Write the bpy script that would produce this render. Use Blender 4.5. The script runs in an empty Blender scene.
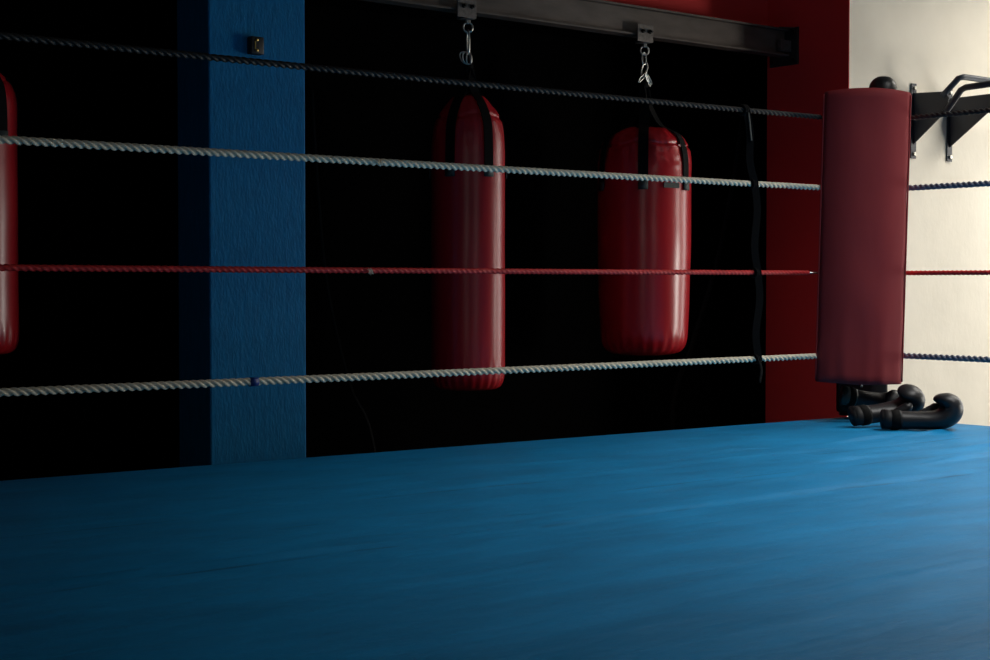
import bpy, bmesh, math, random
from mathutils import Vector, Matrix, noise
random.seed(4)
PI = math.pi
scene = bpy.context.scene
C = scene.collection

# ------------------------------------------------------------------ camera
F_PX = 1550.0
cam_d = bpy.data.cameras.new('camera')
cam = bpy.data.objects.new('camera', cam_d)
C.objects.link(cam)
cam_d.sensor_width = 36.0
cam_d.lens = F_PX / 990.0 * 36.0
cam_d.clip_start = 0.05
CAM = Vector((-5.42, -4.25, 0.57))
cam.location = CAM
PITCH = math.atan(44.0 / F_PX)
FWD = Vector((0.622, 0.783, 0.0)).normalized()
RGT = Vector((0.783, -0.622, 0.0)).normalized()
look = FWD * math.cos(PITCH) + Vector((0, 0, -math.sin(PITCH)))
cam.rotation_euler = look.to_track_quat('-Z', 'Y').to_euler()
scene.camera = cam

# ------------------------------------------------------------------ daylight and exposure
scene.view_settings.view_transform = 'Standard'
scene.view_settings.look = 'None'
scene.view_settings.gamma = 1.0
scene.view_settings.use_curve_mapping = False
scene.view_settings.exposure = 0.0

world = bpy.data.worlds.new('world')
scene.world = world
world.use_nodes = True
wn = world.node_tree
bg = wn.nodes['Background']
sky = wn.nodes.new('ShaderNodeTexSky')
sky.sky_type = 'HOSEK_WILKIE'
sky.turbidity = 7
sky.sun_direction = Vector((-0.6, -0.3, 0.7)).normalized()
wn.links.new(sky.outputs[0], bg.inputs[0])
bg.inputs[1].default_value = 0.5


def window_or_fill_light(name, loc, target, sx, sy, watts, col, spread=180):
    l = bpy.data.lights.new(name, 'AREA')
    l.shape = 'RECTANGLE'
    l.size = sx
    l.size_y = sy
    l.energy = watts
    l.color = col
    l.spread = math.radians(spread)
    o = bpy.data.objects.new(name, l)
    C.objects.link(o)
    o.location = loc
    d = Vector(target) - Vector(loc)
    o.rotation_euler = d.to_track_quat('-Z', 'Y').to_euler()
    return o


RX = 3.30                      # plane of the window wall
XL, XR = -7.4, RX
YN, YW, YR = -7.6, 0.60, 1.50       # near wall, front plane of the pillars, back of the bays
ZF, ZC = -1.0, 2.60
# wall windows, the last two unseen and added as fill: (axis, plane, a0, a1, z0, z1)
W1 = ('x', RX, -0.62, 0.30, -0.35, 2.05)
W2 = ('x', RX, -3.10, -2.10, -0.35, 1.05)
FILL_NEAR = ('y', YN, -4.25, -2.75, 0.45, 1.95)
FILL_LEFT = ('x', XL, -6.25, -4.75, 0.45, 1.95)
# unseen ceiling openings added for overhead light: x0 x1 y0 y1
TOP_FILLS = [(1.75, 2.95, -1.35, -0.15), (-0.74, 0.46, -2.45, -1.25), (-2.60, -1.40, -3.15, -1.95)]
l1 = window_or_fill_light('daylight_window_1', (RX + 0.16, (W1[2] + W1[3]) / 2, 0.85), (0, 0, 0), 2.4, 0.92, 42, (1.0, 0.98, 0.93))
l2 = window_or_fill_light('daylight_window_2', (RX + 0.16, (W2[2] + W2[3]) / 2, 0.35), (0, 0, 0), 1.4, 1.0, 112, (1.0, 0.97, 0.90))
for o in (l1, l2):
    o.rotation_euler = (0, PI / 2, 0)      # emit towards -X
l4 = window_or_fill_light('daylight_window_4', (-3.5, YN - 0.16, 1.2), (0, 0, 0), 1.5, 1.5, 9, (1.0, 0.93, 0.85))  # weak fill added behind the camera, no such window known
l4.rotation_euler = (PI / 2, 0, 0)
l5 = window_or_fill_light('daylight_window_5', (XL - 0.16, -5.5, 1.2), (0, 0, 0), 1.5, 1.5, 11, (1.0, 0.93, 0.85))  # weak fill added from the left, no such window known
l5.rotation_euler = (0, -PI / 2, 0)
for k, (sk, watts, spread, col) in enumerate(zip(TOP_FILLS, (86, 48, 15), (150, 118, 94), ((1.0, 0.95, 0.86), (1.0, 0.98, 0.95), (1.0, 0.98, 0.95)))):
    l = window_or_fill_light('daylight_skylight_%d' % (k + 1), ((sk[0] + sk[1]) / 2, (sk[2] + sk[3]) / 2, 2.80), (0, 0, 0), 1.2, 1.2, watts, col, spread)  # unseen overhead lights added, cones shaped to light the canvas
    l.rotation_euler = (0, 0, 0)


# ------------------------------------------------------------------ helpers
def at_z(px, py, z=0.0):
    """ground point of the photographed pixel on the plane z"""
    t = (px - 495) / F_PX
    v = (py - 330) / F_PX
    d = look + RGT * t + (FWD * (-math.sin(PITCH)) + Vector((0, 0, -math.cos(PITCH)))) * v
    k = (z - CAM.z) / d.z
    return CAM + d * k


def obj(name, bm, mt, parent=None, smooth=True):
    me = bpy.data.meshes.new(name)
    bmesh.ops.recalc_face_normals(bm, faces=bm.faces[:])
    bm.to_mesh(me)
    bm.free()
    if smooth:
        for p in me.polygons:
            p.use_smooth = True
    me.materials.append(mt)
    o = bpy.data.objects.new(name, me)
    C.objects.link(o)
    if parent:
        o.parent = parent
    return o


def tag(o, label, cat, group=None):
    o['label'] = label
    o['category'] = cat
    if group:
        o['group'] = group
    return o


def thing(name, label, cat, loc=(0, 0, 0), rotz=0, group=None):
    o = bpy.data.objects.new(name, None)
    C.objects.link(o)
    o.location = loc
    o.rotation_euler = (0, 0, rotz)
    o.empty_display_size = 0.1
    return tag(o, label, cat, group)


def struct(name, bm, mt, smooth=False):
    o = obj(name, bm, mt, smooth=smooth)
    o['kind'] = 'structure'
    return o


def bx(bm, x0, x1, y0, y1, z0, z1, bevel=0.0, seg=2):
    r = bmesh.ops.create_cube(bm, size=1.0)
    vs = r['verts']
    for v in vs:
        v.co = Vector((x0 + (v.co.x + .5) * (x1 - x0), y0 + (v.co.y + .5) * (y1 - y0), z0 + (v.co.z + .5) * (z1 - z0)))
    if bevel:
        es = list({e for v in vs for e in v.link_edges})
        bmesh.ops.bevel(bm, geom=es, offset=bevel, segments=seg, affect='EDGES', profile=0.5)
    return bm


def box(x0, x1, y0, y1, z0, z1, bevel=0.0, seg=2):
    return bx(bmesh.new(), x0, x1, y0, y1, z0, z1, bevel, seg)


def frames(pts):
    """parallel-transport frames along a polyline"""
    n = len(pts)
    tans = []
    for i in range(n):
        a = pts[max(0, i - 1)]
        b = pts[min(n - 1, i + 1)]
        tans.append((b - a).normalized())
    up = Vector((0, 0, 1))
    if abs(tans[0].dot(up)) > 0.95:
        up = Vector((0, 1, 0))
    nrm = (up - tans[0] * up.dot(tans[0])).normalized()
    out = []
    for t in tans:
        nrm = (nrm - t * nrm.dot(t))
        nrm.normalize()
        out.append((t, nrm, t.cross(nrm)))
    return out


def tube(bm, pts, r, seg=10, closed=False, caps=True, ry=None):
    """swept tube; r number or list; ry second radius (along binormal)"""
    pts = [Vector(p) for p in pts]
    n = len(pts)
    rr = r if isinstance(r, (list, tuple)) else [r] * n
    ry = rr if ry is None else (ry if isinstance(ry, (list, tuple)) else [ry] * n)
    if closed:
        fr = []
        nrm = None
        for i in range(n):
            t = (pts[(i + 1) % n] - pts[i - 1]).normalized()
            if nrm is None:
                # constant normal for planar loops
                c = sum(pts, Vector()) / n
                a = pts[0] - c
                b = pts[n // 4] - c
                nrm = a.cross(b).normalized()
            fr.append((t, nrm, t.cross(nrm)))
    else:
        fr = frames(pts)
    rings = []
    for i in range(n):
        t, a, b = fr[i]
        rings.append([bm.verts.new(pts[i] + a * (rr[i] * math.cos(2 * PI * k / seg)) + b * (ry[i] * math.sin(2 * PI * k / seg))) for k in range(seg)])
    m = n if closed else n - 1
    for i in range(m):
        r0, r1 = rings[i], rings[(i + 1) % n]
        for k in range(seg):
            bm.faces.new((r0[k], r0[(k + 1) % seg], r1[(k + 1) % seg], r1[k]))
    if caps and not closed:
        bm.faces.new(rings[0])
        bm.faces.new(rings[-1])
    return bm


def ribbon(bm, pts, width_dirs, w, th):
    """flat strap: rectangle section swept along pts; width_dirs one vector or a list"""
    pts = [Vector(p) for p in pts]
    n = len(pts)
    rings = []
    for i in range(n):
        t = (pts[min(n - 1, i + 1)] - pts[max(0, i - 1)]).normalized()
        wd = Vector(width_dirs[i] if isinstance(width_dirs, list) else width_dirs)
        wd = (wd - t * wd.dot(t)).normalized()
        nn = t.cross(wd)
        ww = w[i] if isinstance(w, list) else w
        rings.append([bm.verts.new(pts[i] + wd * (sx * ww / 2) + nn * (sy * th / 2)) for sx, sy in ((-1, -1), (1, -1), (1, 1), (-1, 1))])
    for i in range(n - 1):
        for k in range(4):
            bm.faces.new((rings[i][k], rings[i][(k + 1) % 4], rings[i + 1][(k + 1) % 4], rings[i + 1][k]))
    bm.faces.new(rings[0])
    bm.faces.new(rings[-1])
    return bm


def cyl(bm, p0, p1, r, seg=16, r1=None):
    return tube(bm, [Vector(p0), Vector(p1)], [r, r if r1 is None else r1], seg)


def spline(pts, n):
    """Catmull-Rom through pts (any dimension as tuples)"""
    P = [tuple(p) for p in pts]
    P = [tuple(2 * a - b for a, b in zip(P[0], P[1]))] + P + [tuple(2 * a - b for a, b in zip(P[-1], P[-2]))]
    out = []
    m = len(P) - 3
    for j in range(n + 1):
        u = j / n * m
        i = min(int(u), m - 1)
        t = u - i
        p0, p1, p2, p3 = P[i:i + 4]
        out.append(tuple(0.5 * (2 * b + (c - a) * t + (2 * a - 5 * b + 4 * c - d) * t * t + (-a + 3 * b - 3 * c + d) * t ** 3) for a, b, c, d in zip(p0, p1, p2, p3)))
    return out


# ------------------------------------------------------------------ materials
def mat(name, col, rough=0.6, metal=0.0, spec=0.5, bump=None, vary=None, sheen=0.0, coat=0.0, coat_rough=0.2):
    """bump / vary: (scale_xyz, strength, detail)"""
    m = bpy.data.materials.new(name)
    m.use_nodes = True
    nt = m.node_tree
    b = nt.nodes['Principled BSDF']
    b.inputs['Base Color'].default_value = (*col, 1)
    b.inputs['Roughness'].default_value = rough
    b.inputs['Metallic'].default_value = metal
    b.inputs['Specular IOR Level'].default_value = spec
    b.inputs['Sheen Weight'].default_value = sheen
    b.inputs['Coat Weight'].default_value = coat
    b.inputs['Coat Roughness'].default_value = coat_rough
    tc = nt.nodes.new('ShaderNodeTexCoord')

    def noise_node(scl, detail, rgh=0.55):
        mp = nt.nodes.new('ShaderNodeMapping')
        mp.inputs['Scale'].default_value = scl
        nt.links.new(tc.outputs['Object'], mp.inputs[0])
        nz = nt.nodes.new('ShaderNodeTexNoise')
        nz.inputs['Scale'].default_value = 1.0
        nz.inputs['Detail'].default_value = detail
        nz.inputs['Roughness'].default_value = rgh
        nt.links.new(mp.outputs[0], nz.inputs['Vector'])
        return nz
    if vary:
        nz = noise_node(vary[0], vary[2])
        ramp = nt.nodes.new('ShaderNodeValToRGB')
        ramp.color_ramp.elements[0].position = 0.3
        ramp.color_ramp.elements[1].position = 0.7
        k = vary[1]
        ramp.color_ramp.elements[0].color = (*[c * (1 - k) for c in col], 1)
        ramp.color_ramp.elements[1].color = (*[min(1, c * (1 + k)) for c in col], 1)
        nt.links.new(nz.outputs[0], ramp.inputs[0])
        nt.links.new(ramp.outputs[0], b.inputs['Base Color'])
    if bump:
        prev = None
        for (scl, st, det, dist) in bump:
            nz = noise_node(scl, det)
            bp = nt.nodes.new('ShaderNodeBump')
            bp.inputs['Strength'].default_value = st
            bp.inputs['Distance'].default_value = dist
            nt.links.new(nz.outputs[0], bp.inputs['Height'])
            if prev:
                nt.links.new(prev.outputs[0], bp.inputs['Normal'])
            prev = bp
        nt.links.new(prev.outputs[0], b.inputs['Normal'])
    return m


M = {}
M['canvas'] = mat('blue_canvas', (0.002, 0.225, 0.50), 0.6, spec=0.20, sheen=0.0,
                  bump=[((3, 17, 1), 0.30, 4, 0.03), ((11, 36, 1), 0.22, 4, 0.008), ((90, 90, 1), 0.25, 3, 0.002)], vary=((2.5, 6, 1), 0.16, 6))
M['blue_wall'] = mat('blue_plaster', (0.002, 0.155, 0.36), 0.6, spec=0.12,
                     bump=[((110, 110, 40), 0.5, 4, 0.004), ((40, 40, 12), 0.3, 2, 0.004)], vary=((60, 60, 14), 0.15, 3))
M['red_wall'] = mat('red_paint', (0.66, 0.045, 0.045), 0.6, spec=0.15, bump=[((40, 40, 30), 0.3, 3, 0.002)])
M['black_wall'] = mat('black_paint', (0.0016, 0.0016, 0.0016), 0.9, spec=0.02, bump=[((40, 40, 30), 0.3, 3, 0.002)])
M['white_wall'] = mat('cream_plaster', (0.82, 0.765, 0.655), 0.7, spec=0.2,
                      bump=[((7, 7, 5), 0.35, 6, 0.008), ((45, 45, 35), 0.12, 3, 0.002)], vary=((3, 3, 3), 0.05, 6))
M['dark_wall'] = mat('dark_grey_paint', (0.05, 0.05, 0.055), 0.8, spec=0.2, bump=[((30, 30, 30), 0.3, 3, 0.002)])
M['ceiling'] = mat('grey_ceiling_paint', (0.10, 0.10, 0.10), 0.85, spec=0.2, bump=[((20, 20, 20), 0.3, 3, 0.002)])
M['floor'] = mat('black_rubber_floor', (0.02, 0.02, 0.022), 0.7, spec=0.3, vary=((60, 60, 60), 0.5, 2), bump=[((80, 80, 80), 0.3, 3, 0.002)])
M['vinyl'] = mat('red_vinyl', (0.52, 0.012, 0.020), 0.33, spec=0.5, bump=[((10, 10, 2), 0.08, 2, 0.004), ((120, 120, 90), 0.10, 2, 0.001)], coat=0.15, coat_rough=0.25)
M['vinyl_shine'] = mat('red_vinyl_gathered', (0.50, 0.012, 0.020), 0.28, spec=0.5, bump=[((10, 10, 2), 0.06, 2, 0.004)], coat=0.2, coat_rough=0.22)
M['pad'] = mat('dull_red_pad_cover', (0.27, 0.032, 0.036), 0.65, spec=0.2, bump=[((4, 4, 2), 0.25, 3, 0.02), ((150, 150, 150), 0.15, 2, 0.001)])
M['webbing'] = mat('black_webbing', (0.004, 0.004, 0.004), 0.8, spec=0.12, bump=[((200, 200, 300), 0.4, 2, 0.001)])
M['patch'] = mat('dark_label_cloth', (0.05, 0.06, 0.055), 0.6, bump=[((200, 200, 200), 0.3, 2, 0.001)])
M['beam'] = mat('grey_brown_steel', (0.105, 0.082, 0.068), 0.6, metal=0.1, spec=0.4, vary=((6, 20, 20), 0.25, 4), bump=[((30, 60, 60), 0.2, 4, 0.002)])
M['plate'] = mat('dark_steel_plate', (0.030, 0.034, 0.032), 0.5, metal=0.3, spec=0.4, bump=[((50, 50, 50), 0.3, 3, 0.001)])
M['clamp'] = mat('worn_grey_steel', (0.13, 0.115, 0.105), 0.5, metal=0.4, vary=((60, 60, 60), 0.3, 3))
M['steel'] = mat('zinc_steel', (0.65, 0.64, 0.60), 0.28, metal=1.0, bump=[((80, 80, 80), 0.2, 2, 0.001)])
M['bolt'] = mat('black_bolt_steel', (0.012, 0.012, 0.012), 0.45, metal=0.3, bump=[((80, 80, 80), 0.2, 2, 0.001)])
M['rope_white'] = mat('white_rope', (0.88, 0.80, 0.62), 0.8, spec=0.1, bump=[((250, 250, 250), 0.5, 2, 0.001)], vary=((25, 25, 25), 0.12, 4))
M['rope_red'] = mat('red_rope_tape', (0.60, 0.030, 0.030), 0.5, spec=0.35, bump=[((200, 200, 200), 0.5, 2, 0.001)], vary=((30, 30, 30), 0.2, 3))
M['rope_black'] = mat('black_rope', (0.024, 0.023, 0.021), 0.55, spec=0.35, bump=[((250, 250, 250), 0.5, 2, 0.001)], vary=((30, 30, 30), 0.3, 3))
M['rope_grey'] = mat('blue_grey_rope', (0.16, 0.18, 0.24), 0.7, spec=0.25, bump=[((250, 250, 250), 0.5, 2, 0.001)], vary=((30, 30, 30), 0.25, 3))  # white rope with its backlit shade put into the colour
M['blue_tape'] = mat('blue_tape', (0.01, 0.04, 0.22), 0.4, bump=[((200, 200, 200), 0.2, 2, 0.001)])
M['leather'] = mat('black_leather', (0.012, 0.012, 0.014), 0.42, spec=0.4, bump=[((90, 90, 90), 0.25, 3, 0.001), ((14, 14, 14), 0.25, 2, 0.006)])
M['leather_matte'] = mat('black_cuff_fabric', (0.012, 0.012, 0.013), 0.6, spec=0.3, bump=[((150, 150, 150), 0.4, 2, 0.001)])
M['grey_leather'] = mat('grey_green_sleeve', (0.035, 0.042, 0.038), 0.5, bump=[((60, 60, 60), 0.3, 3, 0.002)])
M['chin_metal'] = mat('blue_black_powder_coat', (0.022, 0.024, 0.034), 0.45, spec=0.5, bump=[((100, 100, 100), 0.15, 2, 0.001)])
M['grip'] = mat('black_grip', (0.03, 0.04, 0.06), 0.42, bump=[((150, 150, 150), 0.4, 2, 0.001)])
M['brass'] = mat('brass', (0.75, 0.50, 0.16), 0.35, metal=1.0, bump=[((80, 80, 80), 0.2, 2, 0.001)])
M['black_plastic'] = mat('black_plastic', (0.010, 0.010, 0.010), 0.5, bump=[((80, 80, 80), 0.2, 2, 0.001)])
M['rubber_cap'] = mat('black_rubber_cap', (0.018, 0.019, 0.020), 0.35, spec=0.5, vary=((25, 25, 25), 0.4, 3), bump=[((40, 40, 40), 0.5, 3, 0.004)])
M['window_frame'] = mat('white_window_paint', (0.7, 0.7, 0.68), 0.45, bump=[((40, 40, 40), 0.1, 2, 0.001)])
M['glass'] = bpy.data.materials.new('window_glass')
M['glass'].use_nodes = True
_n = M['glass'].node_tree
_n.nodes.remove(_n.nodes['Principled BSDF'])
_t = _n.nodes.new('ShaderNodeBsdfTransparent')
_g = _n.nodes.new('ShaderNodeBsdfGlossy')
_g.inputs['Roughness'].default_value = 0.02
_mx = _n.nodes.new('ShaderNodeMixShader')
_mx.inputs[0].default_value = 0.06
_n.links.new(_t.outputs[0], _mx.inputs[1])
_n.links.new(_g.outputs[0], _mx.inputs[2])
_n.links.new(_mx.outputs[0], _n.nodes['Material Output'].inputs[0])



def paint_crease_shade(m):
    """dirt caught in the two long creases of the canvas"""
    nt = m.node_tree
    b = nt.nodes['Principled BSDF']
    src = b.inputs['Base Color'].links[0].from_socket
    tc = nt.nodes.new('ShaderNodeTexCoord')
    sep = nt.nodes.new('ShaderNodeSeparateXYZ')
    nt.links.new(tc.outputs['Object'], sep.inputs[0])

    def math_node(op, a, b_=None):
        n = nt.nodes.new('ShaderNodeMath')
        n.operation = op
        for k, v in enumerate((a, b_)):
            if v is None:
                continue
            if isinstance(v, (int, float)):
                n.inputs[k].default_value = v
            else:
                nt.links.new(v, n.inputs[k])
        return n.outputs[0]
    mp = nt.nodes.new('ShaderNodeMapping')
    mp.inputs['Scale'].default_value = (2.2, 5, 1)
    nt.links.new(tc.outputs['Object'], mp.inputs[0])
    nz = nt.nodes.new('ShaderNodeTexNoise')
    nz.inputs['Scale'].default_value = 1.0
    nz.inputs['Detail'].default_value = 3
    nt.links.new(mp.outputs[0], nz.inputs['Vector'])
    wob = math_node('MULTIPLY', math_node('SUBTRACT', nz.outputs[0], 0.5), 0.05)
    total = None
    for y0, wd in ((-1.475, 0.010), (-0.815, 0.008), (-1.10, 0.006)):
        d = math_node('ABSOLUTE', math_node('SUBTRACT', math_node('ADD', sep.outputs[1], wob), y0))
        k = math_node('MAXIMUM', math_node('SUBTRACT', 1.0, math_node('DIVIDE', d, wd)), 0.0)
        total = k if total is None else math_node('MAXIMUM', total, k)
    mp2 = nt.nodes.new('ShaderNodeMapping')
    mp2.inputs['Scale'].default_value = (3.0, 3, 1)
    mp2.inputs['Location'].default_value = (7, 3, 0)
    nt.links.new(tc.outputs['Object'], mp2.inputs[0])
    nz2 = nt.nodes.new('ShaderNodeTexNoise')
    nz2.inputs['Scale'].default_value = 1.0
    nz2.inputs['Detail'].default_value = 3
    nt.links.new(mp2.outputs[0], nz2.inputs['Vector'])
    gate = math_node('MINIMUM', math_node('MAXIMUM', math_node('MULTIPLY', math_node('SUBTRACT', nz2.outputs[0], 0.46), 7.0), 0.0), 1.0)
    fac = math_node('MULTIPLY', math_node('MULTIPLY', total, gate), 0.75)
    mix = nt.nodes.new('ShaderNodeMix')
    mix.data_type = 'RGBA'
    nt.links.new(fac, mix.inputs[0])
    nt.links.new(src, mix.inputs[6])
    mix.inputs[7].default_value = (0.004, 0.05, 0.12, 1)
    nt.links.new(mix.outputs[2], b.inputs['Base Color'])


paint_crease_shade(M['canvas'])  # thin dark lines imitate fold shade in the base colour

# ------------------------------------------------------------------ the room
XJ = 0.625                          # red side of the right pillar
P0, P1 = -2.837, -2.446             # blue pillar
YLIN = 1.12

struct('floor', box(XL, XR, YN, YR, ZF - 0.1, ZF), M['floor'])


def holed(a0, a1, b0, b1, holes, put):
    """rectangle a0..a1 x b0..b1 with rectangular holes; put(a0, a1, b0, b1) adds one solid cell"""
    As = sorted({a0, a1} | {h[0] for h in holes} | {h[1] for h in holes})
    Bs = sorted({b0, b1} | {h[2] for h in holes} | {h[3] for h in holes})
    for p, q in zip(As[:-1], As[1:]):
        for u, v in zip(Bs[:-1], Bs[1:]):
            ca, cb = (p + q) / 2, (u + v) / 2
            if not any(h[0] < ca < h[1] and h[2] < cb < h[3] for h in holes):
                put(p, q, u, v)


bm = bmesh.new()
holed(XL, XR, YN, YR + 0.2, TOP_FILLS, lambda a, b, c, d: bx(bm, a, b, c, d, ZC, ZC + 0.1))
struct('ceiling', bm, M['ceiling'])
struct('wall_back', box(XL, XJ, YR, YR + 0.15, ZF, ZC), M['black_wall'])
# the lintel over the bag bay: its lower edge runs behind the steel beam
struct('trim_1', box(P1, XJ, YLIN, YLIN + 0.01, 1.785, ZC), M['red_wall'])
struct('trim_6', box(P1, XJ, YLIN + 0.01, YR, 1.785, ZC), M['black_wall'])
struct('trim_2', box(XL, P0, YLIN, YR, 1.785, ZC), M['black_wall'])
# right pillar: cream front, red reveal
struct('wall_right_pillar', box(XJ + 0.004, XR, YW, YR + 0.15, ZF, ZC), M['white_wall'])
struct('trim_3', box(XJ, XJ + 0.004, YW - 0.001, YLIN, ZF, ZC), M['red_wall'])
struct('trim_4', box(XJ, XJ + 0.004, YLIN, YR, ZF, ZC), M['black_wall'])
# blue pillar: plaster front part, black behind
struct('wall_blue_pillar', box(P0, P1, YW, 0.84, ZF, ZC, 0.006), M['blue_wall'])
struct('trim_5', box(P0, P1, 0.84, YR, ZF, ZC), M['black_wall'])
T = 0.12
bm = bmesh.new()
holed(YN, YR, ZF, ZC, [FILL_LEFT[2:]], lambda a, b, c, d: bx(bm, XL - T, XL, a, b, c, d))
struct('wall_left', bm, M['dark_wall'])
bm = bmesh.new()
holed(XL, XR, ZF, ZC, [FILL_NEAR[2:]], lambda a, b, c, d: bx(bm, a, b, YN - T, YN, c, d))
struct('wall_near', bm, M['dark_wall'])
bm = bmesh.new()
holed(YN, YW, ZF, ZC, [W1[2:], W2[2:]], lambda a, b, c, d: bx(bm, RX, RX + T, a, b, c, d))
struct('wall_right', bm, M['white_wall'])


def frame_and_pane(n, lo, hi, axis):
    """lo, hi opening corners; axis = thin direction"""
    f = 0.04
    o = [k for k in range(3) if k != axis]
    bm = bmesh.new()

    def put(a0, a1, b0, b1, t0, t1, m):
        L, H = [0, 0, 0], [0, 0, 0]
        L[o[0]], H[o[0]], L[o[1]], H[o[1]], L[axis], H[axis] = a0, a1, b0, b1, t0, t1
        bx(m, L[0], H[0], L[1], H[1], L[2], H[2])
    a0, a1, b0, b1 = lo[o[0]], hi[o[0]], lo[o[1]], hi[o[1]]
    t0, t1 = lo[axis], hi[axis]
    put(a0, a0 + f, b0, b1, t0, t1, bm)
    put(a1 - f, a1, b0, b1, t0, t1, bm)
    put(a0 + f, a1 - f, b0, b0 + f, t0, t1, bm)
    put(a0 + f, a1 - f, b1 - f, b1, t0, t1, bm)
    wf = struct('window_%d' % n, bm, M['window_frame'])
    bm = bmesh.new()
    tm = (t0 + t1) / 2
    put(a0 + f, a1 - f, b0 + f, b1 - f, tm - 0.003, tm + 0.003, bm)
    obj('pane', bm, M['glass'], wf, smooth=False)


frame_and_pane(1, (RX + .03, W1[2], W1[4]), (RX + .09, W1[3], W1[5]), 0)
frame_and_pane(2, (RX + .03, W2[2], W2[4]), (RX + .09, W2[3], W2[5]), 0)
frame_and_pane(3, (FILL_NEAR[2], YN - .09, FILL_NEAR[4]), (FILL_NEAR[3], YN - .03, FILL_NEAR[5]), 1)  # frame of the added fill opening in the near wall
frame_and_pane(4, (XL - .09, FILL_LEFT[2], FILL_LEFT[4]), (XL - .03, FILL_LEFT[3], FILL_LEFT[5]), 0)  # frame of the added fill opening in the left wall
for k, sk in enumerate(TOP_FILLS):
    frame_and_pane(5 + k, (sk[0], sk[2], ZC + .02), (sk[1], sk[3], ZC + .08), 2)  # frames of the added ceiling openings

# ------------------------------------------------------------------ the ring platform
E = 0.10          # edge beyond the rope line
RS = 6.1          # side of the rope square
bm = box(-RS - E + 0.02, E - 0.02, -RS - E + 0.02, E - 0.02, ZF, -0.03)
plat = tag(obj('ring_platform', bm, M['black_plastic'], smooth=False), 'raised black ring platform carrying the blue canvas floor', 'platform')


def canvas_h(x, y):
    h = 0.0
    # long tight folds that run parallel to the far ropes
    for (y0, amp, wd, f) in ((-1.46, 0.0085, 0.022, 1.1), (-0.80, 0.006, 0.020, 1.7), (-2.45, 0.005, 0.03, 1.3)):
        yy = y0 + 0.035 * math.sin(x * f + y0 * 3) + 0.02 * noise.noise(Vector((x * 2.1, y0, 3)))
        a = 1.15 * amp * max(0.12, min(1.0, 0.6 + 1.6 * noise.noise(Vector((x * 1.3, y0 * 5, 1)))))
        d = (y - yy) / wd
        h += a * math.exp(-d * d)
        h -= 0.4 * a * math.exp(-((d - 1.8) ** 2))
    # short wrinkles near the corner
    for (x0, y0, ln, amp, rot) in ((-0.75, -0.62, 0.25, 0.007, 0.1), (-0.55, -1.05, 0.22, 0.008, -0.1), (-1.0, -1.22, 0.18, 0.006, 0.15),
                                   (-1.35, -1.0, 0.2, 0.006, 0.05), (-0.35, -0.62, 0.3, 0.006, 0.2), (-0.25, -1.35, 0.35, 0.009, 0.0),
                                   (-1.5, -0.62, 0.2, 0.006, 0.1), (-1.9, -1.25, 0.3, 0.004, 0.0), (-2.2, -0.5, 0.25, 0.004, 0.0)):
        dx, dy = x - x0, y - y0 - rot * (x - x0)
        h += 1.7 * amp * math.exp(-(dx / ln) ** 2 - (dy / 0.022) ** 2)
    h += 0.004 * noise.noise(Vector((x * 1.2, y * 3.4, 0))) + 0.0018 * noise.noise(Vector((x * 4, y * 11, 5)))
    return h


def axis_pts(a, b, fine0, fine1, fs, cs):
    out = [a]
    while out[-1] < b - 1e-6:
        p = out[-1]
        s = fs if fine0 <= p < fine1 else cs
        out.append(min(b, p + s))
    return out


bm = bmesh.new()
xs = axis_pts(-RS - E, E, -4.8, 0.2, 0.035, 0.12)
ys = axis_pts(-RS - E, E, -3.2, 0.2, 0.010, 0.12)
grid = []
for j, y in enumerate(ys):
    row = []
    for i, x in enumerate(xs):
        edge = min(E - x, E - y, x + RS + E, y + RS + E)
        k = min(1.0, edge / 0.25)
        k2 = min(1.0, edge / 0.03)
        yo = y + 0.032 * (-x) * max(0.0, (y + RS) / (RS + E)) ** 2
        row.append(bm.verts.new((x, yo, canvas_h(x, y) * k - 0.008 * (1 - k2) ** 2)))
    grid.append(row)
for j in range(len(ys) - 1):
    for i in range(len(xs) - 1):
        bm.faces.new((grid[j][i], grid[j][i + 1], grid[j + 1][i + 1], grid[j + 1][i]))
# skirt hanging over the edge
loop = grid[0][:] + [r[-1] for r in grid[1:]] + grid[-1][-2::-1] + [r[0] for r in grid[-2:0:-1]]
low = [bm.verts.new((v.co.x, v.co.y, -0.30)) for v in loop]
for i in range(len(loop)):
    k = (i + 1) % len(loop)
    bm.faces.new((loop[i], loop[k], low[k], low[i]))
canvas = tag(obj('ring_canvas', bm, M['canvas']), 'worn blue canvas stretched over the ring floor', 'canvas floor')

# ------------------------------------------------------------------ ropes
RZ = {'black': 1.276, 'upper': 0.982, 'red': 0.625, 'lower': 0.276}
XEND = -0.30


def rope_mesh(L, r, pitch, lobe, sag, seg=24, step=20):
    """three-strand twisted rope along -X from 0 to -L, slight sag"""
    bm = bmesh.new()
    n = int(L / pitch * step)
    rings = []
    for i in range(n + 1):
        x = -L * i / n
        u = i / n
        z = -sag * 4 * u * (1 - u)
        tw = 2 * PI * (-x) / pitch
        ring = []
        for k in range(seg):
            a = 2 * PI * k / seg
            ph = ((a + tw) * 3 / (2 * PI)) % 1.0
            ph = min(ph, 1 - ph) * 2 * PI / 3          # angle from the nearest strand's middle
            q = 0.536 * math.cos(ph) + math.sqrt(max(0.0, 0.2155 - (0.536 * math.sin(ph)) ** 2))
            rr = r * max(q, 1 - lobe) * (1 + 0.02 * noise.noise(Vector((x * 40, a, 0))))
            if i in (0, n):
                rr *= 0.75
            ring.append(bm.verts.new((x, rr * math.cos(a), z + rr * math.sin(a))))
        rings.append(ring)
    for i in range(n):
        for k in range(seg):
            bm.faces.new((rings[i][k], rings[i][(k + 1) % seg], rings[i + 1][(k + 1) % seg], rings[i + 1][k]))
    bm.faces.new(rings[0])
    bm.faces.new(rings[-1])
    return bm


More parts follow.
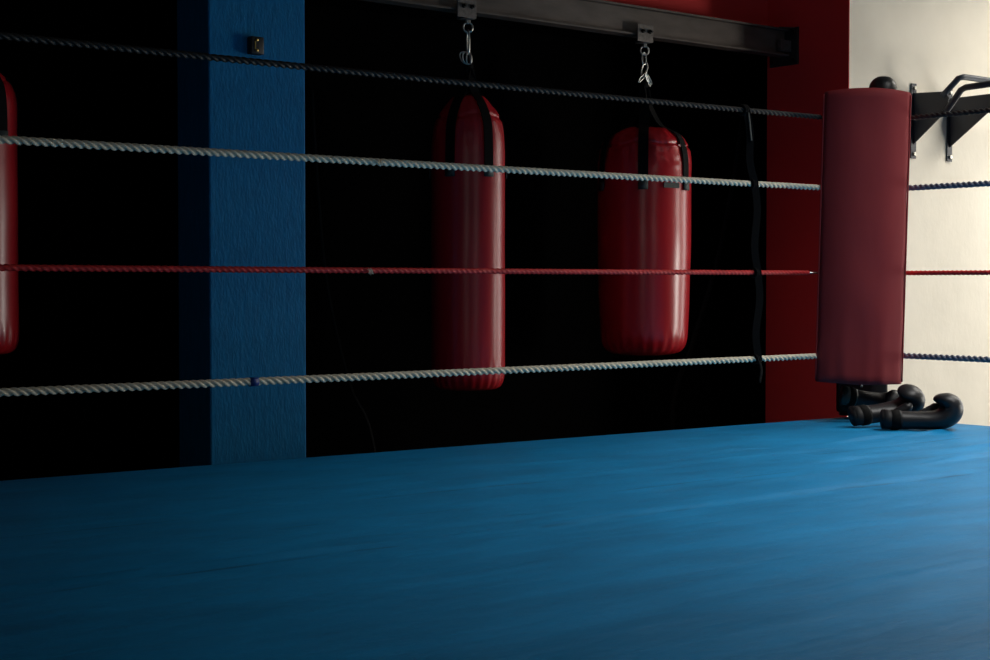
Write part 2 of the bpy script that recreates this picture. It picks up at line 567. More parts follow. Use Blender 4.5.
def turnbuckle_bm(p0, p1):
    bm = bmesh.new()
    p0, p1 = Vector(p0), Vector(p1)
    d = (p1 - p0)
    cyl(bm, p0, p0 + d * 0.25, 0.004, 8)
    cyl(bm, p0 + d * 0.22, p0 + d * 0.30, 0.010, 10)
    for s in (-1, 1):
        o = Vector((0, 0, 0.009 * s))
        cyl(bm, p0 + d * 0.28 + o, p0 + d * 0.76 + o, 0.0035, 8)
    cyl(bm, p0 + d * 0.74, p0 + d * 0.82, 0.010, 10)
    cyl(bm, p0 + d * 0.80, p1, 0.004, 8)
    return bm


HT = RS / 2
LR = RS + 2 * XEND
side_info = {'far': ((XEND, 0.0), 0.0), 'window': ((0.0, -0.17), PI / 2)}
specs = [('black', 'rope_black', 0.0115, 0.078, 0.50, 0.010, 'black'),
         ('upper', 'rope_white', 0.0128, 0.078, 0.50, 0.004, 'upper white'),
         ('red', 'rope_red', 0.0105, 0.066, 0.20, 0.004, 'red'),
         ('lower', 'rope_white', 0.0130, 0.080, 0.55, 0.004, 'lower white')]
lab = {('far', 'black'): 'black twisted top rope of the ring running in front of the punching bags',
       ('far', 'upper'): 'white twisted rope, second from top, crossing in front of the punching bags',
       ('far', 'red'): 'thin red rope crossing the punching bags at mid height',
       ('far', 'lower'): 'lowest white twisted rope with a bit of blue tape before the blue pillar',
       ('window', 'black'): 'dark top rope between corner pad and the steel pull-up bracket',
       ('window', 'upper'): 'grey twisted rope just below the pull-up bracket against the cream wall',
       ('window', 'red'): 'dark red rope right of the corner pad against the cream wall',
       ('window', 'lower'): 'lowest grey rope above the boxing gloves against the cream wall'}
for side in ('far', 'window'):
    (ox, oy), rz = side_info[side]
    for key, mk, r, pitch, lobe, sag, _ in specs:
        m = M[mk]
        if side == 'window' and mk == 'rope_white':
            m = M['rope_grey']  # same white ropes, darkened to stand for their unlit side
        if side == 'far' and key == 'red':
            ox = XEND - 0.075
        else:
            ox = side_info[side][0][0]
        t = thing('ring_rope', lab[(side, key)], 'rope', (ox, oy, RZ[key]), rz)
        LR2 = (LR - (0.075 if key == 'red' else 0)) if side == 'far' else LR + 0.13
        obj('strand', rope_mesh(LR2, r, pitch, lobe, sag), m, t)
        # end fittings: one to each post
        obj('turnbuckle', turnbuckle_bm((-0.005, 0, 0), ((0.335 if key == 'red' else 0.26) if side == 'far' else 0.13, 0.0, 0.0)), M['steel'], t)
        obj('turnbuckle', turnbuckle_bm((-LR2 + 0.005, 0, 0), (-LR2 - 0.25, 0, 0)), M['steel'], t)
        if side == 'far' and key == 'lower':
            tb = tube(bmesh.new(), [(-2.60, 0, -0.0048), (-2.628, 0, -0.0048)], 0.0142, 14)
            tape_lower = (t, tb)
            o = obj('tape', tb, M['blue_tape'], t)
            o['label'] = 'scrap of blue tape'

# frayed yarn ends standing off two of the far ropes
for o in [o for o in C.objects if o.name.startswith('ring_rope')]:
    for word, px, m in (('second from top', 378, M['rope_white']), ('mid height', 368, M['rope_white'])):
        if word in o['label']:
            t0 = (px - 495) / F_PX
            d0 = FWD + RGT * t0
            xf = CAM.x - d0.x / d0.y * CAM.y - o.location.x
            bm = bmesh.new()
            for q in range(5):
                a = 0.6 * q - 1.2
                pts = spline([(xf + 0.004 * q - 0.01, -0.012, 0.004 * (q % 2)), (xf + 0.006 * math.sin(a), -0.018, -0.006), (xf + 0.010 * math.sin(a), -0.017, -0.014 - 0.003 * (q % 3))], 6)
                tube(bm, pts, 0.0012, 5)
            obj('frayed_yarn', bm, m, o)

# tape position: on the rope line where the photograph shows it
tt = (253 - 495) / F_PX
dirv = FWD + RGT * tt
xt = CAM.x + dirv.x / dirv.y * (0 - CAM.y)
for o in C.objects:
    if o.name == 'tape':
        o.location.x = (xt - XEND) + 2.614

# ------------------------------------------------------------------ spacer strap joining the far ropes
XS = -0.72
tie = thing('rope_spacer_strap', 'black webbing strap tying the four far ropes together left of the red corner pad', 'strap', (XS, 0, 0))
tops = [(-0.055, RZ['black'] - .006), (-0.004, RZ['upper'] - .003), (0.016, RZ['red'] - .003), (0.022, RZ['lower'] - .003)]
for (xa, za), (xb, zb) in zip(tops[:-1], tops[1:]):
    p = spline([(xa, -0.016, za), (xa * .8 + xb * .2 + 0.006, -0.020, za * .7 + zb * .3), (xa * .3 + xb * .7 - 0.012, -0.014, za * .3 + zb * .7), (xb, -0.017, zb)], 14)
    obj('webbing', ribbon(bmesh.new(), p, (1, -0.6, 0), 0.030, 0.003), M['webbing'], tie, smooth=False)
for j, (xa, za) in enumerate(tops):
    bm = bmesh.new()
    for q in range(3):
        xx = xa + (q - 1) * 0.009
        loop = [(xx + 0.003 * math.sin(k), 0.0185 * math.cos(2 * PI * k / 14), za + .003 + 0.0185 * math.sin(2 * PI * k / 14)) for k in range(14)]
        tube(bm, loop, 0.0055, 6, closed=True)
    obj('wrap', bm, M['webbing'], tie)
b = obj('loose_end', ribbon(bmesh.new(), spline([(-0.050, -0.022, 1.262), (-0.046, -0.026, 1.21), (-0.038, -0.027, 1.15)], 8), (1, 0.2, 0), 0.009, 0.003), M['patch'], tie)
b['label'] = 'grey loose strap end under the black rope'
obj('loose_end', ribbon(bmesh.new(), spline([(0.02, -0.022, 0.27), (0.026, -0.028, 0.23), (0.018, -0.026, 0.18)], 8), (1, 0.2, 0), 0.018, 0.003), M['webbing'], tie)

# ------------------------------------------------------------------ corner post and pad
def post(loc, label, lean=(0, 0)):
    t = thing('ring_post', label, 'post', loc)
    H = 1.44
    lx, ly = lean

    def P(z):
        return Vector((lx * z / H, ly * z / H, z))
    bm = bmesh.new()
    tube(bm, [P(0.015), P(H)], 0.043, 20)
    obj('tube', bm, M['bolt'], t)
    bm = box(-0.075, 0.075, -0.075, 0.075, 0.0, 0.016, 0.004)
    obj('base_plate', bm, M['bolt'], t, smooth=False)
    for sx in (-1, 1):
        for sy in (-1, 1):
            bm = bmesh.new()
            cyl(bm, (sx * 0.058, sy * 0.058, 0.014), (sx * 0.058, sy * 0.058, 0.026), 0.009, 6)
            obj('bolt', bm, M['bolt'], t, smooth=False)
    prof = [(0.0, 0.034), (0.022, 0.031), (0.040, 0.021), (0.054, 0.004), (0.061, -0.018), (0.063, -0.040), (0.058, -0.052), (0.048, -0.058)]
    prof = spline(prof, 20)
    bm = bmesh.new()
    rings = []
    top = P(H)
    for r, z in prof:
        r = max(r, 0.0008)
        rings.append([bm.verts.new(top + Vector((r * math.cos(2 * PI * k / 24), r * math.sin(2 * PI * k / 24), z))) for k in range(24)])
    for a, c in zip(rings[:-1], rings[1:]):
        for k in range(24):
            bm.faces.new((a[k], a[(k + 1) % 24], c[(k + 1) % 24], c[k]))
    bm.faces.new(rings[0])
    bm.faces.new(rings[-1])
    obj('cap', bm, M['rubber_cap'], t)
    for key in RZ:
        z = RZ[key]
        bm = bmesh.new()
        c = P(z)
        tube(bm, [c + Vector((0.047 * math.cos(2 * PI * k / 20), 0.047 * math.sin(2 * PI * k / 20), 0)) for k in range(20)], 0.008, 6, closed=True)
        obj('collar', bm, M['bolt'], t)
    return t


cpost = post((0.03, 0.03, 0.006), 'black corner post with a rounded black cap behind the red pad', (0.068, -0.040))
sl = obj('foot_sleeve', box(-0.088, 0.125, -0.03, 0.03, 0.0, 0.175, 0.012), M['leather_matte'], cpost)
sl.rotation_euler[2] = math.radians(-42)
sl.location = (-0.06, -0.015, 0.018)
bk = obj('buckle', ribbon(bmesh.new(), [(-0.004, 0, 0), (0.0, 0, 0.012), (0.008, 0, 0.0)], (0, 1, 0), 0.004, 0.004), M['steel'], cpost)
bk.location = (-0.085, -0.055, 0.13)
post((-RS - 0.01, 0.0, 0.0), 'black ring post at the left end of the far ropes')
post((0.0, -RS - 0.01, 0.0), 'black ring post at the near end of the window side ropes')

pad = thing('corner_pad', 'tall dull red cushion pad hung on the ring corner in front of the post', 'pad')
# local frame: u across (to the right), n towards the ring, z up
U = Vector((1, -1, 0)).normalized()
Nn = Vector((-1, -1, 0)).normalized()
PW, PZ0, PZ1 = 0.354, 0.165, 1.376
pc = Vector((-0.17, -0.17, 0)) - U * 0.040
nu, nz_ = 34, 60
bm = bmesh.new()
roll = math.radians(1.35)


def pad_pt(u, n, z):
    zc = (PZ0 + PZ1) / 2
    uu = u * math.cos(roll) + (z - zc) * math.sin(roll)
    zz = zc - u * math.sin(roll) + (z - zc) * math.cos(roll)
    return pc + U * uu + Nn * n + Vector((0, 0, zz))


def pad_outline():
    """closed cross-section (u, n, front weight)"""
    out = []
    hw = PW / 2
    for i in range(nu + 1):
        s = -1 + 2 * i / nu
        n = 0.060 * (1 - abs(s) ** 2.2)
        if abs(s) > 0.93:
            n -= 0.010 * ((abs(s) - 0.93) / 0.07) ** 2
        out.append((hw * s, n, 1 - abs(s)))
    for i in range(1, 5):
        out.append((hw * (1 - 0.01 * i), -0.022 * i, 0))
    for i in range(0, 9):
        s = 1 - 2 * i / 8
        out.append((hw * 0.93 * s, -0.100, 0))
    for i in range(4, 0, -1):
        out.append((-hw * (1 - 0.01 * i), -0.022 * i, 0))
    return out


sec = pad_outline()
rings = []
for j in range(nz_ + 1):
    v = j / nz_
    ring = []
    for (u, n, fw) in sec:
        z = PZ0 + (PZ1 - PZ0) * v
        if v > 0.5:
            z += 0.012 * (1 - (2 * u / PW) ** 2) * (v - 0.5) * 2
        e = min(v, 1 - v) * (PZ1 - PZ0)
        k = 1.0 if e > 0.02 else 0.80 + 0.20 * math.sqrt(max(0, 1 - (1 - e / 0.02) ** 2))
        n2 = n * k if n > 0 else n
        if n > 0 or fw > 0:
            low = max(0.0, 1 - v / 0.28)
            n2 += fw * low * (0.0035 * math.sin(u * 80 + v * 3) + 0.010 * noise.noise(Vector((u * 22, v * 4, 2))))
            n2 += 0.006 * fw * noise.noise(Vector((u * 6, v * 5, 0)))
            z -= 0.006 * low * fw
        ring.append(bm.verts.new(pad_pt(u + 0.003 * noise.noise(Vector((v * 7, u * 3, 9))), n2, z)))
    rings.append(ring)
ns = len(sec)
for a, c in zip(rings[:-1], rings[1:]):
    for k in range(ns):
        bm.faces.new((a[k], a[(k + 1) % ns], c[(k + 1) % ns], c[k]))
bm.faces.new(rings[0])
bm.faces.new(rings[-1])
cv = obj('cover', bm, M['pad'], pad)
md = cv.modifiers.new('b', 'BEVEL')
md.width = 0.006
md.segments = 2
md.limit_method = 'ANGLE'
md.angle_limit = math.radians(50)
# piping down the two front edges
for s in (-1, 1):
    pts = [pad_pt(s * PW / 2, -0.004, PZ0 + 0.01 + (PZ1 - PZ0 - 0.02) * j / 30) for j in range(31)]
    obj('piping', tube(bmesh.new(), pts, 0.0035, 6), M['pad'], pad)
# tie straps that hold the pad to the post
for key in RZ:
    z = RZ[key] - 0.03
    p = spline([tuple(pad_pt(-0.10, -0.10, z)), (0.0, 0.10, z), (0.09, 0.09, z), (0.10, 0.0, z), tuple(pad_pt(0.10, -0.10, z))], 20)
    obj('tie_strap', ribbon(bmesh.new(), p, (0, 0, 1), 0.02, 0.003), M['webbing'], pad)

# ------------------------------------------------------------------ the steel beams
YB = 1.0
ZB0, ZB1 = 1.727, 1.862


def beam_bm(x0, x1):
    bm = bmesh.new()
    tf = 0.009
    bx(bm, x0, x1, YB - 0.035, YB + 0.035, ZB1 - tf, ZB1)
    bx(bm, x0, x1, YB - 0.035, YB + 0.035, ZB0, ZB0 + tf)
    bx(bm, x0, x1, YB - 0.004, YB + 0.004, ZB0 + tf, ZB1 - tf)
    return bm


def end_plate(parent, x, s):
    bm = box(min(x, x + s * 0.012), max(x, x + s * 0.012), 0.91, 1.094, 1.682, 1.868, 0.002)
    p = obj('end_plate', bm, M['plate'], parent, smooth=False)
    for yy in (0.935, 1.069):
        for zz in (1.705, 1.845):
            bm = bmesh.new()
            cyl(bm, (x + s * 0.010, yy, zz), (x + s * 0.024, yy, zz), 0.011, 6)
            obj('bolt', bm, M['bolt'], p, smooth=False)


beam = thing('steel_beam', 'grey steel beam over the two right punching bags bolted to the red wall', 'beam')
obj('girder', beam_bm(P1 + 0.012, XJ - 0.012), M['beam'], beam, smooth=False)
end_plate(beam, XJ, -1)
end_plate(beam, P1, 1)
bm = bmesh.new()      # stiffener gussets near the wall
v = [bm.verts.new(p) for p in ((XJ - 0.012, 0.99, ZB1 - 0.002), (XJ - 0.012, 0.93, ZB1 - 0.002), (XJ - 0.09, 0.965, ZB1 - 0.002),
                               (XJ - 0.012, 0.99, ZB1 + 0.004), (XJ - 0.012, 0.93, ZB1 + 0.004), (XJ - 0.09, 0.965, ZB1 + 0.004))]
for f in ((0, 1, 2), (5, 4, 3), (0, 3, 4, 1), (1, 4, 5, 2), (2, 5, 3, 0)):
    bm.faces.new([v[i] for i in f])
obj('gusset', bm, M['plate'], beam, smooth=False)
obj('bracket', box(XJ - 0.09, XJ - 0.012, 0.950, 0.975, ZB0 + 0.02, ZB0 + 0.075, 0.003), M['clamp'], beam, smooth=False)

beam2 = thing('steel_beam', 'grey steel beam in the left bay above the darkest punching bag', 'beam')
obj('girder', beam_bm(XL, P0), M['beam'], beam2, smooth=False)


def clamp(x, label):
    t = thing('beam_clamp', label, 'clamp', (x, YB, 0), group='bag clamps on the steel beams')
    y0 = -0.052
    # front and back cheek, bottom bridge
    obj('cheek', box(-0.094, 0.006, y0, y0 + 0.008, ZB0 - 0.030, ZB0 + 0.050, 0.003), M['clamp'], t, smooth=False)
    obj('bridge', box(-0.050, 0.006, y0 + 0.008, 0.012, ZB0 - 0.030, ZB0 - 0.021), M['clamp'], t, smooth=False)
    for sx in (-1, 1):
        bm = bmesh.new()
        cyl(bm, (sx * 0.022 - 0.041, y0 - 0.012, ZB0 + 0.018), (sx * 0.022 - 0.041, y0, ZB0 + 0.018), 0.010, 6)
        cyl(bm, (sx * 0.022 - 0.041, y0 - 0.020, ZB0 + 0.018), (sx * 0.022 - 0.041, y0 - 0.010, ZB0 + 0.018), 0.005, 10)
        obj('bolt', bm, M['bolt'], t, smooth=False)
    bm = bmesh.new()
    cyl(bm, (0, 0, ZB0 - 0.044), (0, 0, ZB0 - 0.028), 0.012, 6)
    obj('eye_nut', bm, M['steel'], t, smooth=False)
    return t


# ------------------------------------------------------------------ punching bags
def link(bm, c, w, h, r, ang, axis_tilt=0.0):
    pts = []
    ca, sa = math.cos(ang), math.sin(ang)
    for k in range(20):
        a = 2 * PI * k / 20
        lx = w / 2 * math.cos(a)
        lz = h / 2 * math.sin(a)
        lz = math.copysign(abs(math.sin(a)) ** 0.8, math.sin(a)) * h / 2
        x = lx + axis_tilt * lz
        pts.append((c[0] + x * ca, c[1] + x * sa, c[2] + lz))
    tube(bm, pts, r, 7, closed=True)


def bag(label, loc, R, zt, zb, style, seed, clamp_z=ZB0 - 0.040):
    """zt, zb top and bottom of the body; loc (x, y)"""
    t = thing('punching_bag', label, 'punching bag', (loc[0], loc[1], 0), group=None)
    H = zt - zb
    if style == 'slim':     # drawn in at the top like a sack
        prof = [(0.0, 1.0), (0.20, 1.000), (0.42, 0.993), (0.60, 0.971), (0.80, 0.935), (0.95, 0.885), (1.0, 0.82), (1.0, 0.7), (1.0, 0.5), (1.0, 0.3),
                (1.0, 0.12), (0.99, 0.06), (0.93, 0.025), (0.78, 0.006), (0.4, 0.0), (0.0, 0.0)]
    else:
        prof = [(0.0, 1.0), (0.35, 1.000), (0.60, 0.990), (0.80, 0.965), (0.92, 0.925), (0.99, 0.86), (1.0, 0.80), (1.0, 0.7), (1.0, 0.5), (0.975, 0.3),
                (0.95, 0.14), (0.92, 0.07), (0.83, 0.028), (0.66, 0.008), (0.35, 0.0), (0.0, 0.0)]
    pr = spline(prof, 150)
    seg = 128
    bm = bmesh.new()
    rings = []
    for (r, v) in pr:
        r = max(r, 0.004)
        ring = []
        topk = max(0.0, min(1.0, (v - 0.80) / 0.12))
        botk = max(0.0, 1 - v / 0.12)
        for k in range(seg):
            a = 2 * PI * k / seg
            d = 0.0
            # pull-in at the four straps with folds running away from them
            sa = math.cos(6 * (a - seed_ang(seed)))
            groove = math.exp(-((1 - sa) / 0.35) ** 2)
            d -= 0.045 * topk * groove
            d += topk * 0.045 * noise.noise(Vector((math.cos(a) * 3.2, math.sin(a) * 3.2, v * 14 + seed)))
            d += topk * 0.050 * (0.35 - abs(noise.noise(Vector((math.cos(a) * 6, math.sin(a) * 6, v * 11 + seed)))))
            d += topk * 0.030 * (0.3 - abs(noise.noise(Vector((math.cos(a) * 11 + v * 30, math.sin(a) * 11, v * 18 + seed)))))
            # crease ring under the shoulder
            d -= topk * 0.05 * math.exp(-((v - 0.925 - 0.008 * math.sin(3 * a + seed)) / 0.006) ** 2)
            d += botk * 0.02 * math.sin(a * 26) * min(1, v / 0.02 + .3)
            d += 0.010 * noise.noise(Vector((math.cos(a) * 1.4, math.sin(a) * 1.4, v * 5 + seed * 3)))
            rr = R * r * (1 + d)
            ring.append(bm.verts.new((rr * math.cos(a), rr * math.sin(a), zb + H * v + (0.012 * topk * noise.noise(Vector((a * 2, r * 3, seed))) if r > .05 else 0))))
        rings.append(ring)
    for a, c in zip(rings[:-1], rings[1:]):
        for k in range(seg):
            bm.faces.new((a[k], c[k], c[(k + 1) % seg], a[(k + 1) % seg]))
    bm.faces.new(rings[0])
    bm.faces.new(rings[-1])
    obj('cover', bm, M['vinyl_shine'] if style != 'slim' else M['vinyl'], t)
    # straps
    top = Vector((0, 0, clamp_z - 0.150 - 0.045))
    for q in range(6):
        a = seed_ang(seed) + q * PI / 3
        dr = Vector((math.cos(a), math.sin(a), 0))
        tn = Vector((-math.sin(a), math.cos(a), 0))
        pts = []
        if style == 'slim':
            path = [(0.012, top.z), (0.16 * R, zt + 0.08), (0.34 * R, zt + 0.012), (0.62 * R, zb + H * 0.975), (0.86 * R, zb + H * 0.930), (0.985 * R, zb + H * 0.885), (1.03 * R, zb + H * 0.80), (1.02 * R, zb + H * 0.725)]
        else:
            path = [(0.012, top.z), (0.16 * R, zt + 0.10), (0.42 * R, zt + 0.012), (0.80 * R, zb + H * 0.972), (0.95 * R, zb + H * 0.92), (1.01 * R, zb + H * 0.86), (1.02 * R, zb + H * 0.79), (1.02 * R, zb + H * 0.74)]
        for (rr, z) in spline(path, 28):
            pts.append(dr * rr + Vector((0, 0, z)))
        obj('strap', ribbon(bmesh.new(), pts, tuple(tn), 0.042 if style == 'slim' else 0.046, 0.004), M['webbing'], t, smooth=False)
        # square stitched end of the strap
        z = zb + H * (0.735 if style == 'slim' else 0.742)
        p0 = dr * (1.035 * R) + Vector((0, 0, z))
        obj('strap_end', ribbon(bmesh.new(), [p0 - Vector((0, 0, 0.02)), p0, p0 + Vector((0, 0, 0.02))], tuple(tn), 0.045, 0.004), M['patch'], t)
    if style != 'slim':
        a = seed_ang(seed) + 0.62
        dr = Vector((math.cos(a), math.sin(a), 0))
        p0 = dr * (1.012 * R) + Vector((0, 0, zb + H * 0.742))
        o = obj('label_patch', ribbon(bmesh.new(), [p0 - Vector((0, 0, 0.012)), p0 + Vector((0, 0, 0.012))], (-dr.y, dr.x, 0), 0.085, 0.003), M['patch'], t, smooth=False)
        o['label'] = 'small dark green cloth label'
    # steel fittings from the clamp down to the strap ring
    zc = clamp_z
    bm = bmesh.new()
    cyl(bm, (0, 0, zc + 0.004), (0, 0, zc - 0.006), 0.005, 8)
    link(bm, (0, 0, zc - 0.020), 0.040, 0.040, 0.0045, -0.5)
    obj('swivel', bm, M['steel'], t)
    bm = bmesh.new()
    if style == 'slim':
        link(bm, (0, 0, zc - 0.082), 0.024, 0.100, 0.0050, 1.35)
        obj('hook', bm, M['steel'], t)
        zr = zc - 0.150
        bm = bmesh.new()
        for q, a in enumerate((-0.7, -0.1, 0.5, 1.0)):
            link(bm, (0.008 * (q - 1.5), 0.0, zr), 0.046, 0.052, 0.0035, a, 0.35 * (q - 1.5) / 1.5)
        obj('strap_ring', bm, M['steel'], t)
        pts = [(0.0, 0, zr - 0.02), (0.004, 0, zr - 0.05), (0.008, 0, (zr + top.z) / 2), (0.0, 0, top.z)]
    else:
        link(bm, (-0.004, 0, zc - 0.058), 0.026, 0.056, 0.0045, 0.0)
        obj('chain_link', bm, M['steel'], t)
        bm = bmesh.new()
        link(bm, (-0.002, 0, zc - 0.107), 0.026, 0.060, 0.0045, -0.4, 0.25)
        obj('chain_link', bm, M['steel'], t)
        zr = zc - 0.155
        bm = bmesh.new()
        link(bm, (0.020, 0, zr), 0.018, 0.055, 0.0035, 0.3, -0.9)
        link(bm, (0.026, 0, zr + 0.006), 0.016, 0.050, 0.0035, -0.2, -0.6)
        link(bm, (-0.016, 0, zr + 0.008), 0.016, 0.045, 0.0035, -0.2, 0.8)
        obj('strap_ring', bm, M['steel'], t)
        pts = [(0.0, 0, zr - 0.01), (-0.006, 0, zr - 0.05), (0.0, 0, (zr + top.z) / 2), (0.0, 0, top.z)]
    if zr - 0.04 > top.z:
        obj('strap', ribbon(bmesh.new(), spline(pts, 12), (1, -0.6, 0), 0.034, 0.014), M['webbing'], t)
    return t


SEED = {1: 0.0, 2: 0.0, 3: 0.0}


def seed_ang(s):
    return {1: -1.66, 2: -2.36, 3: -1.2}[s]


XB1, XB2, XB3 = -1.396, -0.359, -3.535
clamp(XB1, 'bolted steel clamp on the beam above the slim red punching bag')
clamp(XB2, 'bolted steel clamp on the beam above the wide red punching bag')
clamp(XB3, 'steel clamp on the beam in the left bay above the cropped bag')
bag('slim red vinyl punching bag nearest the blue pillar on its right', (XB1, YB), 0.157, 1.378, 0.126, 'slim', 1)
bag('wide short red vinyl punching bag with creased shoulders near the corner pad', (XB2, YB), 0.218, 1.300, 0.247, 'wide', 2)
bag('dark red punching bag cut off by the left edge of the photo', (XB3, YB), 0.160, 1.335, 0.334, 'slim', 3)

# ------------------------------------------------------------------ small bracket on the blue pillar
sb = thing('wall_hook_block', 'small black block with two brass screws on the blue pillar', 'bracket', (-2.660, YW, 1.418))
obj('block', box(-0.026, 0.026, -0.032, 0.0, -0.031, 0.031, 0.004), M['black_plastic'], sb)
for z in (-0.018, 0.018):
    bm = bmesh.new()
    cyl(bm, (-0.004, -0.036, z), (-0.004, -0.031, z), 0.0055, 12)
    obj('screw', bm, M['brass'], sb)
obj('catch', box(-0.013, -0.009, -0.035, -0.031, -0.014, 0.014), M['brass'], sb, smooth=False)

# ------------------------------------------------------------------ pull-up station on the cream wall
pu = thing('pull_up_bar', 'dark steel wall mounted pull-up bar with triangular brackets on the cream wall', 'pull-up bar', (0, YW - 0.003, 0))
XA = [1.131, 1.435, 2.15, 2.45]


def gusset(x, poly):
    bm = bmesh.new()
    a = [bm.verts.new((x - 0.003, -o, z)) for o, z in poly]
    b_ = [bm.verts.new((x + 0.003, -o, z)) for o, z in poly]
    bm.faces.new(a)
    bm.faces.new(b_)
    n = len(poly)
    for i in range(n):
        bm.faces.new((a[i], a[(i + 1) % n], b_[(i + 1) % n], b_[i]))
    return bm


short = [(0.004, 1.286), (0.004, 1.545), (0.185, 1.535), (0.215, 1.50), (0.20, 1.438)]
full = [(0.004, 1.286), (0.004, 1.540), (0.335, 1.542), (0.335, 1.520)]
for i, x in enumerate(XA):
    pl = obj('wall_plate', box(x - 0.021, x + 0.021, -0.006, 0.0, 1.215, 1.593, 0.001), M['chin_metal'], pu, smooth=False)
    for z in (1.238, 1.570):
        bm = bmesh.new()
        cyl(bm, (x + 0.002, -0.016, z), (x + 0.002, -0.006, z), 0.0105, 6)
        obj('bolt', bm, M['steel'], pl, smooth=False)
    obj('bracket_arm', gusset(x, short if i in (0, 3) else full), M['chin_metal'], pu, smooth=False)
x0, x3 = XA[0], XA[3]
p = [(x0, -0.175, 1.515), (x0, -0.20, 1.535), (x0, -0.268, 1.592), (x0 + 0.03, -0.276, 1.600), (x3 - 0.03, -0.276, 1.600), (x3, -0.268, 1.592), (x3, -0.20, 1.535), (x3, -0.175, 1.515)]
obj('crossbar', tube(bmesh.new(), p, 0.015, 12), M['grip'], pu)
for x in (x0, x3):
    p = [(x, -0.19, 1.43), (x, -0.21, 1.45), (x, -0.283, 1.533), (x, -0.31, 1.543), (x, -0.52, 1.548)]
    obj('grip_handle', tube(bmesh.new(), p, 0.016, 12), M['chin_metal'], pu)

# ------------------------------------------------------------------ cords hanging in the dark bay
def px_plane(px, py, Y):
    t = (px - 495) / F_PX
    v = (py - 330) / F_PX
    d = look + RGT * t + (FWD * (-math.sin(PITCH)) + Vector((0, 0, -math.cos(PITCH)))) * v
    k = (Y - CAM.y) / d.y
    return CAM + d * k


def hang(name, pxs, Y, w, label, cat, m):
    pts = [tuple(px_plane(a, b, Y)) for a, b in pxs]
    lo = pts[-1]
    pts.append((lo[0] + 0.12, Y, ZF + 0.02))
    return tag(obj(name, ribbon(bmesh.new(), spline(pts, 40), (1, 0, 0), w, 0.004), m), label, cat)


hang('hanging_strap', [(312, 90), (318, 190), (328, 290), (350, 385), (374, 448)], 1.16, 0.014,
     'faint thin dark strap slanting down just right of the blue pillar', 'strap', M['webbing'])
hang('hanging_strap', [(742, 120), (733, 180), (716, 265), (692, 345), (672, 420)], 1.30, 0.030,
     'faint dark strap slanting down between the wide bag and the corner pad', 'strap', M['webbing'])

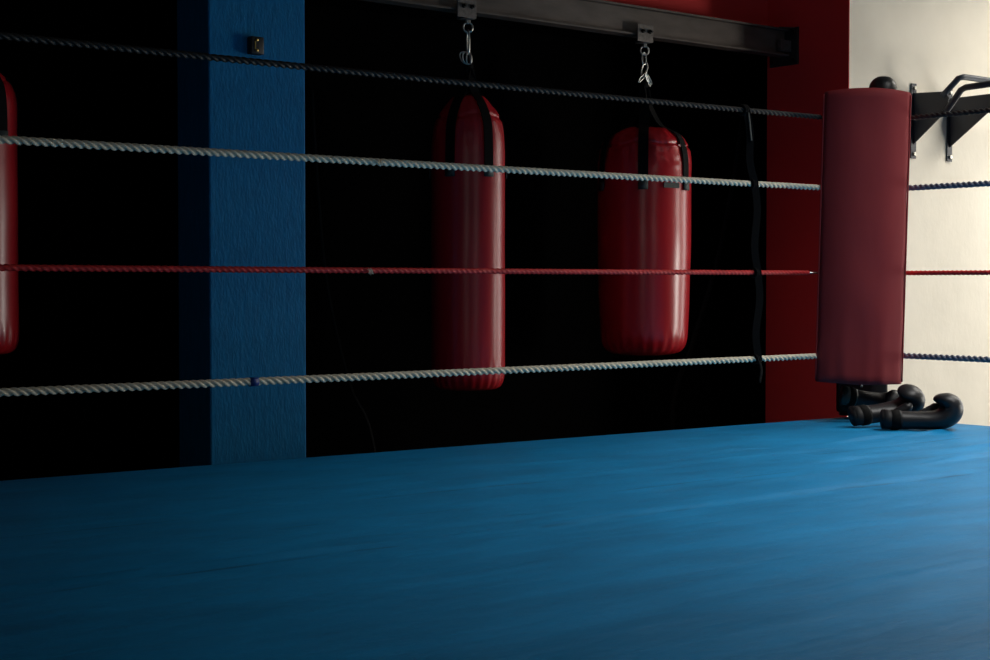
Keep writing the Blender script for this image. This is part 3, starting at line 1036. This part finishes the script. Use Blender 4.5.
# ------------------------------------------------------------------ boxing gloves on the canvas
def glove(label, base, xdir, s, thumb_side, lift=0.0, tilt=0.0):
    """side profile drawn in metres: x along the glove, z up; cuff at the left, fist curling up and back"""
    ang = math.atan2(xdir.y, xdir.x)
    t = thing('boxing_glove', label, 'boxing glove', base, ang, group='black boxing gloves by the corner post')
    prof = [  # x, z, half height r, half width
(0.055, 0.037, 0.0355, 0.044), (0.090, 0.036, 0.035, 0.044), (0.130, 0.036, 0.035, 0.046), (0.170, 0.036, 0.036, 0.050), (0.205, 0.039, 0.038, 0.055),
        (0.235, 0.049, 0.043, 0.060), (0.255, 0.069, 0.0465, 0.062), (0.257, 0.092, 0.045, 0.062), (0.242, 0.109, 0.036, 0.057), (0.221, 0.117, 0.025, 0.050), (0.203, 0.118, 0.015, 0.035), (0.193, 0.116, 0.006, 0.015)]
    pr = spline([tuple(c * s for c in q) for q in prof], 44)
    bm = bmesh.new()
    pts = [Vector((q[0], 0, q[1] + lift)) for q in pr]
    seg = 22
    fr = frames(pts)
    rings = []
    for i, q in enumerate(pr):
        tn, a, b = fr[i]
        ring = []
        for k in range(seg):
            th = 2 * PI * k / seg
            c, sn = math.cos(th), math.sin(th)
            wv = 1 + 0.03 * noise.noise(Vector((q[0] * 30, th, s * 10)))
            ring.append(bm.verts.new(pts[i] + a * (q[2] * c * wv) + b * (q[3] * sn * wv)))
        rings.append(ring)
    for a, c in zip(rings[:-1], rings[1:]):
        for k in range(seg):
            bm.faces.new((a[k], a[(k + 1) % seg], c[(k + 1) % seg], c[k]))
    bm.faces.new(rings[0])
    bm.faces.new(rings[-1])
    obj('mitt', bm, M['leather'], t)
    # cuff, open sleeve with rolled lip and closing band
    bm = bmesh.new()
    pts = [Vector((x * s, 0, z * s + lift)) for x, z in ((0.070, 0.037), (0.045, 0.037), (0.02, 0.038), (0.0, 0.040), (-0.004, 0.040), (0.004, 0.040), (0.03, 0.038))]
    tube(bm, pts, [r * s for r in (0.0365, 0.037, 0.0375, 0.0385, 0.036, 0.031, 0.029)], 22, ry=[r * s for r in (0.045, 0.047, 0.048, 0.050, 0.047, 0.042, 0.040)])
    obj('cuff', bm, M['leather_matte'], t)
    bm = bmesh.new()
    tube(bm, [Vector((x * s, 0, 0.037 * s + lift)) for x in (0.028, 0.032, 0.060, 0.064)], [r * s for r in (0.036, 0.0392, 0.0386, 0.036)], 22, ry=[r * s for r in (0.046, 0.051, 0.050, 0.046)])
    obj('wrist_band', bm, M['webbing'], t)
    # thumb lying along the side of the fist
    y = thumb_side * 0.050 * s
    tp = [(0.120, 0.044, 0.010), (0.150, 0.050, 0.020), (0.180, 0.060, 0.024), (0.206, 0.076, 0.023), (0.218, 0.092, 0.018), (0.220, 0.102, 0.006)]
    q = spline([tuple(c * s for c in p) for p in tp], 18)
    if thumb_side:
        bm = tube(bmesh.new(), [Vector((a, y, b + lift)) for a, b, c in q], [c for a, b, c in q], 12)
        obj('thumb', bm, M['leather'], t)
    if tilt:
        t.rotation_euler[0] = tilt
    return t


gp = at_z(882.5, 430.5, 0.0)
glove('black boxing glove with its fist curled up, rightmost by the corner', (gp.x, gp.y, 0.005), RGT * 0.98 + FWD * (-0.10), 1.02, 1)
gp = at_z(852, 427.0, 0.0)
g2 = glove('black boxing glove between the curled glove and the pad, round fist raised', (gp.x, gp.y, 0.006), RGT * 0.985 + FWD * 0.16, 0.98, -1)
g2.rotation_euler[1] = math.radians(-7)
g2.rotation_euler[0] = math.radians(28)
g2.location.z = 0.012
gp = at_z(840, 421, 0.0)
# third glove, cuff resting up against the post
g3 = glove('dark grey glove mostly hidden behind the other two, cuff up under the pad', (gp.x + 0.02, gp.y + 0.02, 0.100), RGT * 0.97 + FWD * 0.12, 0.84, 0)
g3.rotation_euler[1] = math.radians(12)
g3.rotation_euler[0] = math.radians(70)
for c in g3.children:
    if c.name.startswith('cuff'):
        c.data.materials[0] = M['grey_leather']
